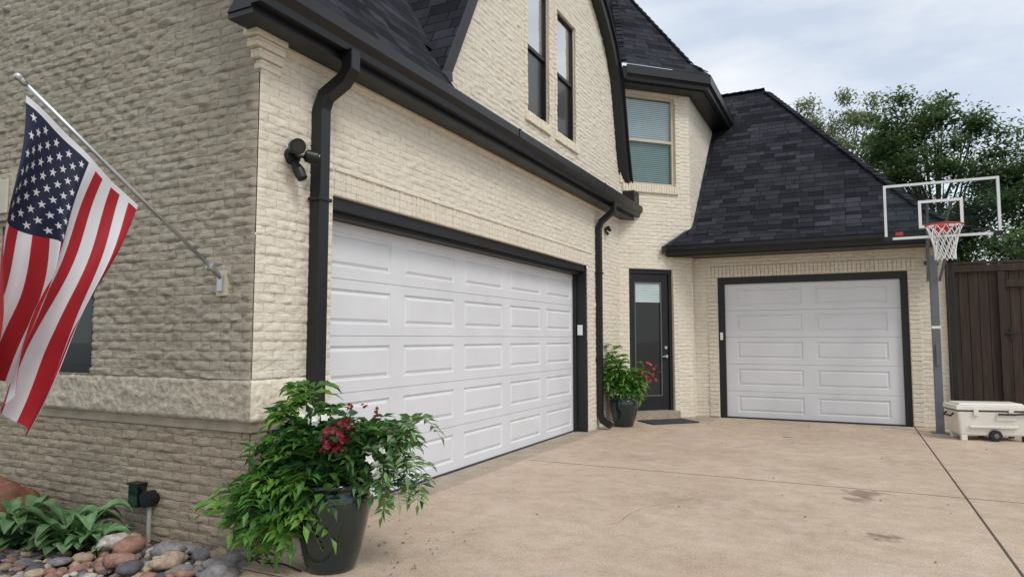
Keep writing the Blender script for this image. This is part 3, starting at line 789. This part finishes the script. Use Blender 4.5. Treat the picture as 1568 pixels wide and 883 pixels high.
# ------------------------------------------------------------------ potted plants
CR = V((.8957, .4446, 0)); CF = V((.4446, -.8957, 0))
def bez(a, b2, c, t_): return a*(1-t_)**2+b2*2*t_*(1-t_)+c*t_*t_
def frond(mb, p, d_, ln, npair, ll, mats, rnd, wr=.42):
    d_ = V(d_).normalized(); side = d_.cross(V((0, 0, 1)))
    if side.length < .1: side = V((1, 0, 0))
    side.normalize(); up = side.cross(d_)
    pts = [p+d_*ln*t_-V((0, 0, 1))*ln*.45*t_*t_ for t_ in (0, .33, .66, 1)]
    mb.tube(pts, [.0025, .002, .0015, .001], 3, 'stem', caps=False)
    m0 = rnd.choice(mats)
    for k in range(npair+1):
        t_ = .2+.8*k/npair; q = p+d_*ln*t_-V((0, 0, 1))*ln*.45*t_*t_
        dd_ = (d_-V((0, 0, 1))*.9*t_).normalized()
        m_ = m0 if rnd.random() < .7 else rnd.choice(mats); l_ = ll*(1-.35*abs(t_-.5))*rnd.uniform(.8, 1.15)
        if k == npair: mb.leaf(q, dd_, up, l_*1.1, l_*wr, m_, bend=.15)
        else:
            for sg in (-1, 1):
                mb.leaf(q, dd_*.55+side*sg+up*rnd.uniform(-.1, .3), up+V((rnd.uniform(-.3, .3), rnd.uniform(-.3, .3), 0)), l_, l_*wr, m_, bend=rnd.uniform(0, .25))
def stemplant(mb, root, targets, jit, perstem, ll, fl, mats, rnd, reps=1, wr=.42, t0=.35):
    for rep in range(reps):
        for (r_, z_, f_) in targets:
            end = V((root.x, root.y, 0))+CR*(r_+rnd.uniform(-jit, jit))+CF*(f_+rnd.uniform(-jit, jit))+V((0, 0, z_+rnd.uniform(-jit, jit)))
            st = root+CR*rnd.uniform(-.1, .1)+CF*rnd.uniform(-.1, .1)
            mid = (st+end)/2+V((0, 0, .22*(1 if end.z < .8 else .4)))
            pts = [bez(st, mid, end, i/7) for i in range(8)]
            mb.tube(pts, [.006-.0005*i for i in range(8)], 4, 'stem', caps=False)
            for i in range(perstem):
                t_ = t0+(1-t0)*(i+1)/perstem; p_ = bez(st, mid, end, t_)
                tan = (bez(st, mid, end, min(1, t_+.05))-bez(st, mid, end, t_-.05)).normalized()
                an = i*2.4+rnd.random(); a_ = tan.orthogonal().normalized(); b3 = tan.cross(a_)
                dv = tan*.5+a_*math.cos(an)+b3*math.sin(an)+V((0, 0, .15))
                frond(mb, p_, dv, fl*rnd.uniform(.7, 1.2), 4, ll, mats, rnd, wr)
def flowers(mb, c, n_, spread, rad, mat, rnd):
    for i in range(n_):
        p_ = V(c)+V((rnd.gauss(0, spread), rnd.gauss(0, spread), rnd.gauss(0, spread)))
        ax = V((rnd.uniform(-1, 1), rnd.uniform(-1.4, .4), rnd.uniform(-.1, 1))).normalized()
        a_ = ax.orthogonal().normalized(); b3 = ax.cross(a_)
        for j in range(5):
            an = j*1.2566+rnd.uniform(-.2, .2)
            mb.leaf(p_, a_*math.cos(an)+b3*math.sin(an)+ax*.35, ax, rad, rad*.85, mat, .1)
def pot(mb, c, H, rr, sc):
    prof = [(.0, 0), (.13, 0), (.145, .015), (.15, .03), (.175, .12), (.205, .25), (.225, .36), (.228, .42), (.215, .47), (.205, .485), (.225, .495), (.238, .51), (.236, .53), (.215, .535), (.2, .52), (.19, .45), (0, .45)]
    mb.lathe(c, [(a*rr/.238, z*H/.535) for a, z in prof], 40, 'potgreen')
pc = V((-3.0, 3.46, 0))
pl = empty('potted_plant')
o = MB(); pot(o, pc, .56, .255, 1); o.build('pot', pl, smooth=True)
o = MB(); rnd = random.Random(11)
root = pc+V((0, 0, .49))
gre = [(-.64, .34, .05), (-.58, .44, 0), (-.48, .24, .1), (-.46, .56, 0), (-.38, .72, -.05), (-.30, .92, -.1), (-.26, 1.08, -.1), (-.14, .98, -.15), (-.12, .80, 0), (-.32, .45, .15),
       (0, .66, .15), (-.18, .35, .22), (-.05, .48, .25), (-.42, .35, .15), (-.25, .6, .15), (-.2, 1.10, -.12), (-.50, .40, .1), (-.35, .27, .2), (-.42, .48, .15), (-.2, .5, .2), (-.3, .75, .05), (-.34, 1.0, -.1)]
stemplant(o, root, gre, .06, 7, .115, .165, ['leafA', 'leafB', 'leafA', 'leafA', 'leafC', 'leafB'], rnd, 2, .40)
ri = [(.30, .84, 0), (.42, .88, 0), (.54, .93, -.05), (.50, .74, .05), (.54, .58, .05), (.35, .66, .1), (.44, .50, .1), (.2, .74, .1), (.27, .92, -.1), (.1, .80, .1), (.05, .89, 0), (.46, .82, .05)]
stemplant(o, root, ri, .05, 7, .09, .13, ['leafP', 'leafB', 'leafC', 'leafP', 'leafB'], rnd, 2, .36)
for i in range(480):
    a_ = rnd.uniform(0, 6.28); rr_ = rnd.uniform(0, .29)
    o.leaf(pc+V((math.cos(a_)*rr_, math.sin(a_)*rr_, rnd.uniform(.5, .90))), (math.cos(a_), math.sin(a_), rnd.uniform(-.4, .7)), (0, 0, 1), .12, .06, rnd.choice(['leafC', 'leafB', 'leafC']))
for i in range(220):
    q = pc-CR*rnd.uniform(.1, .52)+CF*rnd.uniform(-.05, .2)+V((0, 0, rnd.uniform(.3, .78)))
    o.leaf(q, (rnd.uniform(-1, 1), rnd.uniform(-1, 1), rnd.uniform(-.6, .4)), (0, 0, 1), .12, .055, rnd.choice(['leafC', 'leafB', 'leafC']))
o.build('foliage', pl)
o = MB()
def PC(r_, z_, f_): return pc+CR*r_+CF*f_+V((0, 0, z_))
for q in [(.05, .87, .23), (.12, .84, .25), (.14, .91, .21), (.03, .81, .25), (.09, .79, .26)]: flowers(o, PC(*q), 26, .020, .024, 'petalR', rnd)
for q in [(-.05, .96, .21), (-.10, .98, .17), (.29, .72, .24), (.32, .64, .24), (.34, .78, .19), (.01, .94, .22)]: flowers(o, PC(*q), 3, .020, .034, 'petalW', rnd)
for q in [(.2, 1.02, .05), (.12, 1.01, .05), (.28, .98, .05)]: flowers(o, PC(*q), 5, .012, .016, 'petalR', rnd)
o.build('blossoms', pl)
pl = empty('potted_plant.001')
pc2 = V((-3.40, 11.02, 0))
o = MB(); pot(o, pc2, .50, .25, 1); o.build('pot', pl, smooth=True)
o = MB(); rnd = random.Random(5); root = pc2+V((0, 0, .44))
stemplant(o, root, [(-.2, 1.3, 0), (-.1, 1.2, .1), (-.28, 1.05, 0), (-.05, 1.1, .1), (-.25, .85, .1), (.1, .9, .1), (-.3, .65, .1), (.25, .8, .05), (.3, .65, .1), (.1, .6, .2), (-.1, .7, .2), (.35, .9, 0), (-.15, 1.0, .1)], .06, 7, .12, .16, ['leafA', 'leafA', 'leafB', 'leafA'], rnd, 2)
for i in range(260):
    a_ = rnd.uniform(0, 6.28); rr_ = rnd.uniform(0, .3)
    o.leaf(pc2+V((math.cos(a_)*rr_, math.sin(a_)*rr_, rnd.uniform(.46, .9))), (math.cos(a_), math.sin(a_), rnd.uniform(-.2, .7)), (0, 0, 1), .12, .06, rnd.choice(['leafC', 'leafB', 'leafC']))
o.build('foliage', pl)
o = MB()
for q in [(.3, .9, .1), (.42, .98, .05), (.5, .92, 0), (.35, .8, .1), (.25, .7, .15), (.48, .8, .05)]: flowers(o, pc2+CR*q[0]+CF*q[2]+V((0, 0, q[1])), 5, .05, .035, 'petalP', rnd)
o.build('blossoms', pl)

# ------------------------------------------------------------------ flag
fl = empty('american_flag')
o = MB()
base = V((-3.985, 3.40, 1.87)); tip = V((-3.985, 2.02, 2.86)); dp = (tip-base).normalized()
o.tube([base+dp*.05, tip], .0125, 12, 'alu')
o.build('pole', fl, smooth=True)
o = MB()
bm = bmesh.new(); bmesh.ops.create_uvsphere(bm, u_segments=14, v_segments=8, radius=.022)
i0 = len(o.v); o.v += [tuple(v.co*1.0+tip) for v in bm.verts]
for f_ in bm.faces: o.idx([i0+v.index for v in f_.verts], 'alu')
bm.free()
o.tube([tip-dp*.05, tip-dp*.0], .017, 12, 'alu')
o.build('finial', fl, smooth=True)
o = MB()
o.box(-4.035, -3.935, 3.385, 3.42, 1.75, 1.93, 'frame'); o.box(-4.01, -3.96, 3.37, 3.386, 1.78, 1.90, 'alu')
o.tube([base-dp*.01, base+dp*.16], .02, 12, 'alu'); o.obox(base+dp*.13, (dp, V((1, 0, 0)), dp.cross(V((1, 0, 0)))), (.018, .026, .026), 'alu')
o.build('bracket', fl, bevel=.003)
H0 = V((-3.985, 2.06, 2.77)); H1 = V((-3.985, 2.735, 2.285)); Q0 = V((-4.0, 1.94, 1.32)); Q1 = V((-3.95, 2.12, .96))
def flagpt(s_, t_):
    a = H0.lerp(H1, s_); b2 = Q0.lerp(Q1, s_)
    tt = t_+.10*math.sin(math.pi*t_)*(.5-s_)
    p_ = a.lerp(b2, tt)
    p_.y += -.02*math.sin(math.pi*t_)*(1-s_)+.035*math.sin(math.pi*t_)*s_
    am = .010+.16*min(1, t_*1.3)
    ph = s_*13.5+1.1*math.sin(t_*2.3+.3)+.3
    p_.x += am*math.sin(ph)*(.65+.35*math.sin(s_*3+1))+.022*math.sin(s_*27+t_*5)*t_+.014*math.sin(t_*11+s_*4)
    p_.y += .052*min(1, t_*1.5)*math.cos(ph+.6)+.010*math.sin(t_*9+s_*7)
    p_.z += -.05*math.sin(ph*.6+.5)*t_*t_
    return p_
o = MB(); NS, NT = 13*9, 120; ids = {}
for i in range(NS+1):
    for j in range(NT+1): ids[i, j] = len(o.v); o.v.append(tuple(flagpt(i/NS, j/NT)))
for i in range(NS):
    st_ = i//9
    for j in range(NT):
        t_ = (j+.5)/NT
        mt = 'flagR' if st_ % 2 == 0 else 'flagW'
        if st_ < 7 and t_ < .41: mt = 'flagB'
        if t_ < .025: mt = 'flagW'
        o.idx((ids[i, j], ids[i+1, j], ids[i+1, j+1], ids[i, j+1]), mt)
o.build('cloth', fl, smooth=True)
o = MB()
def fn(s_, t_):
    e_ = .004; a = flagpt(s_+e_, t_)-flagpt(s_-e_, t_); b2 = flagpt(s_, t_+e_)-flagpt(s_, t_-e_); return a.cross(b2).normalized()
for r_ in range(9):
    ncol = 6 if r_ % 2 == 0 else 5
    for c in range(ncol):
        s0 = (r_+1)*(7/13)/10; t0 = .025+(.385)*((2*c+1 if r_ % 2 == 0 else 2*c+2)/12)
        for sg in (-1, 1):
            pts = []
            for k in range(10):
                an = math.pi/5*k; rad = .0235 if k % 2 == 0 else .0092
                s_ = s0-rad*math.cos(an)/.86; t_ = t0+rad*math.sin(an)/1.42
                pts.append(flagpt(s_, t_)+fn(s_, t_)*.003*sg)
            cc = flagpt(s0, t0)+fn(s0, t0)*.003*sg
            for k in range(10): o.face([cc, pts[k], pts[(k+1) % 10]], 'flagW')
o.build('stars', fl)

# ------------------------------------------------------------------ basketball hoop
bh = empty('basketball_hoop')
o = MB(); px_, py_ = 1.20, 12.42
o.box(px_-.055, px_+.055, py_-.055, py_+.055, 0, 2.75, 'poleg'); o.box(px_-.12, px_+.12, py_-.12, py_+.12, 0, .015, 'poleg')
o.box(px_-.062, px_+.062, py_-.062, py_+.062, 1.60, 1.64, 'white')
o.obox((px_, py_-.09, 1.2), ((1, 0, 0), (0, 1, 0), (0, 0, 1)), (.02, .03, .16), 'poleg')
for sx_ in (-.10, .10):
    o.tube([(px_+sx_*.8, py_-.02, 2.70), (1.245+sx_*1.5, 11.66, 3.50)], .024, 4, 'poleg', rot=.785)
    o.tube([(px_+sx_*.8, py_-.0, 2.35), (1.245+sx_*1.5, 11.66, 3.05)], .024, 4, 'poleg', rot=.785)
o.build('pole', bh, bevel=.006)
o = MB(); x0, x1, z0, z1 = .52, 1.97, 2.92, 3.75
for a in ((x0, x1, z0, z0+.035), (x0, x1, z1-.035, z1), (x0, x0+.035, z0+.035, z1-.035), (x1-.035, x1, z0+.035, z1-.035)):
    o.box(a[0], a[1], 11.585, 11.625, a[2], a[3], 'bbframe')
cx = (x0+x1)/2
for a in ((cx-.28, cx+.28, 3.07, 3.11), (cx-.28, cx+.28, 3.44, 3.48), (cx-.28, cx-.24, 3.11, 3.44), (cx+.24, cx+.28, 3.11, 3.44)):
    o.box(a[0], a[1], 11.583, 11.589, a[2], a[3], 'white')
o.box(cx-.27, cx+.27, 11.64, 11.68, 3.06, 3.09, 'poleg')
for a in (x0-.01, x1-.10): o.box(a, a+.11, 11.575, 11.63, z0-.012, z0+.05, 'rubber')
o.box(cx-.09, cx+.09, 11.53, 11.66, 2.98, 3.10, 'rim')
o.box(x0+.14, x0+.24, 11.5815, 11.5835, 2.98, 3.03, 'rim'); o.box(x1-.36, x1-.12, 11.5815, 11.5835, 2.99, 3.02, 'rubber')
o.build('backboard_frame', bh, bevel=.004)
o = MB(); o.box(x0+.03, x1-.03, 11.598, 11.606, z0+.03, z1-.03, 'bbglass'); o.build('backboard_panel', bh)
o = MB(); rc = V((cx, 11.27, 3.05))
def ring(c, r_, n_): return [c+V((r_*math.cos(2*math.pi*k/n_), r_*math.sin(2*math.pi*k/n_), 0)) for k in range(n_+1)]
o.tube(ring(rc, .229, 36), .011, 8, 'rim', ref=(0, 0, 1), caps=False)
o.tube([(cx-.09, 11.55, 3.02), (cx-.15, 11.44, 3.04)], .01, 6, 'rim'); o.tube([(cx+.09, 11.55, 3.02), (cx+.15, 11.44, 3.04)], .01, 6, 'rim')
o.build('rim', bh, smooth=True)
o = MB(); lev = [(.225, 3.04), (.19, 2.95), (.16, 2.85), (.135, 2.74), (.125, 2.64), (.13, 2.56)]
for k in range(12):
    for sg in (-1, 1):
        pts = [rc+V((r_*math.cos(2*math.pi*(k+sg*.5*i)/12), r_*math.sin(2*math.pi*(k+sg*.5*i)/12), z-3.05)) for i, (r_, z) in enumerate(lev)]
        o.tube(pts, .0065, 4, 'net', caps=False)
o.build('net', bh)

# ------------------------------------------------------------------ cooler
co = empty('wheeled_cooler')
o = MB(); cc = V((1.72, 11.95, 0)); an = math.radians(14); ax = V((math.cos(an), math.sin(an), 0)); ay = V((-math.sin(an), math.cos(an), 0)); Z = V((0, 0, 1))
def taper(mb, c, hx0, hy0, z0, hx1, hy1, z1, mat):
    cs = []
    for hx, hy, z in ((hx0, hy0, z0), (hx1, hy1, z1)):
        for sx_, sy_ in ((-1, -1), (1, -1), (1, 1), (-1, 1)): cs.append(c+ax*hx*sx_+ay*hy*sy_+Z*z)
    mb.hexa(cs, mat)
taper(o, cc, .41, .20, .07, .45, .235, .42, 'cooler'); o.build('body', co, bevel=.025)
o = MB(); taper(o, cc, .47, .25, .432, .465, .245, .50, 'cooler'); taper(o, cc, .42, .20, .50, .40, .18, .53, 'cooler')
taper(o, cc-ay*.235, .30, .012, .18, .31, .015, .22, 'cooler'); o.build('lid', co, bevel=.02)
o = MB(); taper(o, cc, .455, .24, .418, .455, .24, .434, 'rubber')
for sx_ in (-.22, .22): taper(o, cc+ax*sx_-ay*.245, .03, .012, .36, .03, .012, .46, 'cooler')
taper(o, cc+ax*.16-ay*.235, .12, .012, .30, .12, .012, .40, 'cooler')
o.tube([cc+ax*.05-ay*.27+Z*.385, cc+ax*.27-ay*.27+Z*.385, cc+ax*.48-ay*.25+Z*.40], .014, 8, 'rubber')
o.tube([cc+ax*.46-ay*.12+Z*.40, cc+ax*.54-ay*.12+Z*.36, cc+ax*.54+ay*.12+Z*.36, cc+ax*.46+ay*.12+Z*.40], .013, 8, 'rubber')
o.tube([cc-ax*.46-ay*.12+Z*.38, cc-ax*.50-ay*.12+Z*.34, cc-ax*.50+ay*.12+Z*.34, cc-ax*.46+ay*.12+Z*.38], .013, 8, 'rubber')
o.build('latches_and_handles', co, bevel=.003)
o = MB()
for sy_ in (-1, 1):
    c_ = cc+ax*.02+ay*.23*sy_+Z*.08; o.tube([c_-ay*.03, c_+ay*.03], .08, 24, 'rubber'); o.tube([c_-ay*.035, c_+ay*.035], .035, 16, 'poleg')
    c_ = cc+ax*.40+ay*.19*sy_+Z*.04; o.obox(c_, (ax, ay, Z), (.03, .03, .04), 'rubber')
    c_ = cc-ax*.36+ay*.17*sy_+Z*.04; o.obox(c_, (ax, ay, Z), (.04, .03, .04), 'cooler')
o.build('wheels', co, bevel=.008)

# ------------------------------------------------------------------ fence
o = MB(); x = 1.50; fy = 13.35
while x < 9:
    wdt = .138; o.box(x, x+wdt-.007, fy+R.uniform(0, .008), fy+.02, .03, 2.66+R.uniform(-.004, .004), 'fence'); x += wdt
o.box(1.45, 9, fy+.03, fy+.05, 0, 2.64, 'fence')
o.box(1.45, 9, fy-.03, fy+.07, 2.668, 2.71, 'fence'); o.box(1.45, 9, fy-.028, fy-.002, 2.54, 2.655, 'fence')
o.box(1.45, 1.58, fy-.05, fy+.05, 0, 2.66, 'fence')
o.box(2.17, 2.27, fy-.045, fy-.002, .03, 2.53, 'fence')
o.box(2.275, 3.3, fy-.03, fy-.002, 2.28, 2.40, 'fence'); o.box(2.275, 3.3, fy-.03, fy-.002, .25, .37, 'fence')
o.box(2.30, 2.33, fy-.06, fy-.03, 1.45, 1.62, 'rubber'); o.box(2.24, 2.42, fy-.07, fy-.045, 1.52, 1.545, 'rubber')
o.build('wooden_fence', bevel=.003)

o = MB(); c_ = FE.P(.66, 0, .50); o.obox(c_+V((0, 0, .012)), (FE.t, FE.n, Z), (.45, .27, .010), 'mat')
o.build('doormat', bevel=.004)
o = MB()
for i in range(90):
    x = R.uniform(-3.3, 1.8); y = R.choice([R.uniform(4.5, 12.5), R.uniform(9, 12.9)])
    a_ = R.uniform(0, 6.28); s_ = R.uniform(.012, .035)
    o.leaf((x, y, .006), (math.cos(a_), math.sin(a_), .05), (0, 0, 1), s_, s_*.6, R.choice(['bark', 'leafC', 'joint']))
for i in range(60):
    x = R.uniform(-3.6, -2.5); y = R.uniform(3.5, 4.6); a_ = R.uniform(0, 6.28); s_ = R.uniform(.01, .03)
    o.leaf((x, y, .006), (math.cos(a_), math.sin(a_), .05), (0, 0, 1), s_, s_*.6, R.choice(['bark', 'leafC', 'leafB']))
o.build('fallen_leaves')
o = MB(); o.tube([(-3.68, 3.38, .1), (-3.60, 3.34, .03), (-3.45, 3.3, .012), (-3.3, 3.35, .012), (-3.1, 3.3, .012)], .006, 6, 'rubber'); o.build('drip_irrigation_tube')

# ------------------------------------------------------------------ trees
def tree(name, base, trunk_h, cc_, rad, ncl, per, lsz, mats, seed, weep=0):
    rn = random.Random(seed); tr = empty(name); base = V(base); cc_ = V(cc_)
    w_ = MB(); top_ = V((cc_.x, cc_.y, cc_.z-rad[2]*.3)); tr_r = rad[0]*.06
    w_.tube([base, base.lerp(top_, .3)+V((.1, 0, 0)), base.lerp(top_, .65)-V((.1, .05, 0)), top_], [tr_r*1.3, tr_r, tr_r*.8, tr_r*.5], 10, 'bark')
    lf = MB(); cl = []
    for i in range(ncl):
        while True:
            q = V((rn.uniform(-1, 1), rn.uniform(-1, 1), rn.uniform(-1, 1)))
            if .1 < q.length < 1: break
        q = q.normalized()*(q.length**.45)*(.88+.35*noise.noise(q.normalized()*1.7+V((seed, 0, 0))))
        cl.append(V((cc_.x+q.x*rad[0], cc_.y+q.y*rad[1], cc_.z+q.z*rad[2])))
    for c in cl[:ncl//2]:
        s0 = base.lerp(top_, rn.uniform(.5, 1)); mid = s0.lerp(c, .5)+V((0, 0, -.2)); w_.tube([s0, mid, c], [tr_r*.35, tr_r*.2, tr_r*.06], 5, 'bark', caps=False)
    w_.build('trunk_and_limbs', tr, smooth=True)
    for c in cl:
        cr_ = rn.uniform(.14, .27)*rad[0]; n_ = int(per*rn.uniform(.6, 1.3)); hi = (c.z-cc_.z)/rad[2]
        for k in range(n_):
            d_ = V((rn.gauss(0, 1), rn.gauss(0, 1), rn.gauss(0, .75))); rr_ = cr_*min(1.3, abs(rn.gauss(.7, .35))); d_.normalize()
            p_ = c+V((d_.x*rr_, d_.y*rr_, d_.z*rr_*.8-weep*rn.random()*cr_))
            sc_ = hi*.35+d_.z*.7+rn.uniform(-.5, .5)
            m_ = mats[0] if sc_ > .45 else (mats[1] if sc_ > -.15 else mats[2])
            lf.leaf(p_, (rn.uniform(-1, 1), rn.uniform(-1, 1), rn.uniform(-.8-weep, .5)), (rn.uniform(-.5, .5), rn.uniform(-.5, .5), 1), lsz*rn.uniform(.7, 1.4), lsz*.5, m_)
    lf.build('leaves', tr)
tm = ['leafT1', 'leafT2', 'leafT3']
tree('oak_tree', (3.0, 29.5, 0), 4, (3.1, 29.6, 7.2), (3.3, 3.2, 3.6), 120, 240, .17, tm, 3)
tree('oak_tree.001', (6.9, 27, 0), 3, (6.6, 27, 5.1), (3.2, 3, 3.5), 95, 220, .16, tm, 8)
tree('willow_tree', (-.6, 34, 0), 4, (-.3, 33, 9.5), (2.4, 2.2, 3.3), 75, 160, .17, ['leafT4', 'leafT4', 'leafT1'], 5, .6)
tree('garden_shrub', (3.6, 19, 0), 1, (4.0, 19, 2.5), (2.4, 1.6, 1.6), 50, 160, .13, tm, 21)
nb = MB()
nb.box(4.2, 12, 22.5, 28, 0, 3.2, 'brick'); nb.face([(3.9, 22.2, 3.15), (12.3, 22.2, 3.15), (12.3, 25.2, 4.6), (5.5, 25.2, 4.6)], 'neigh'); nb.face([(3.9, 22.2, 3.15), (5.5, 25.2, 4.6), (3.9, 28.2, 3.15)], 'neigh')
nb.build('neighbouring_house')

# ------------------------------------------------------------------ world, sun, camera
wd = bpy.data.worlds.new('World'); scene.world = wd; wd.use_nodes = True
nt = wd.node_tree; nt.nodes.clear()
SE, SA = math.radians(50), math.radians(118)
sky = nt.nodes.new('ShaderNodeTexSky'); sky.sky_type = 'NISHITA'; sky.sun_disc = False
sky.sun_elevation = SE; sky.sun_rotation = SA; sky.dust_density = 2
tc = nt.nodes.new('ShaderNodeTexCoord')
mp = nt.nodes.new('ShaderNodeMapping'); mp.inputs['Scale'].default_value = (1, 1, 3.0); L(nt, tc.outputs['Generated'], mp.inputs[0])
n1 = noise_(nt, mp.outputs[0], 3.0, 8, .55)
cl = ramp(nt, n1, [(.36, (4.7, 5.3, 6.2)), (.5, (6.0, 6.35, 6.9)), (.64, (7.3, 7.5, 7.7))])
n2 = noise_(nt, mp.outputs[0], 1.3, 5, .5)
cov = ramp(nt, n2, [(.38, (.78, .78, .78)), (.6, (.97, .97, .97))])
bg = nt.nodes.new('ShaderNodeBackground'); bg.inputs[1].default_value = .145
L(nt, mixc(nt, cov, sky.outputs[0], cl), bg.inputs[0])
wo = nt.nodes.new('ShaderNodeOutputWorld'); L(nt, bg.outputs[0], wo.inputs[0])
sl = bpy.data.lights.new('sun', 'SUN'); sl.energy = 1.5; sl.angle = math.radians(16); sl.color = (1, .96, .90)
so = bpy.data.objects.new('sun', sl); scene.collection.objects.link(so)
dirv = V((math.sin(SA)*math.cos(SE), math.cos(SA)*math.cos(SE), math.sin(SE)))
so.rotation_euler = (-dirv).to_track_quat('-Z', 'Y').to_euler(); so.location = (20, -5, 25)
cam = bpy.data.cameras.new('camera'); cam.lens = 23.88; cam.sensor_width = 36; cam.clip_end = 1500; cam.clip_start = .05
co_ = bpy.data.objects.new('camera', cam); scene.collection.objects.link(co_)
co_.location = (0, 0, 1.45); co_.rotation_euler = (math.radians(94.2), 0, math.radians(26.4))
scene.camera = co_
scene.view_settings.view_transform = 'Standard'; scene.view_settings.look = 'None'; scene.view_settings.exposure = 0
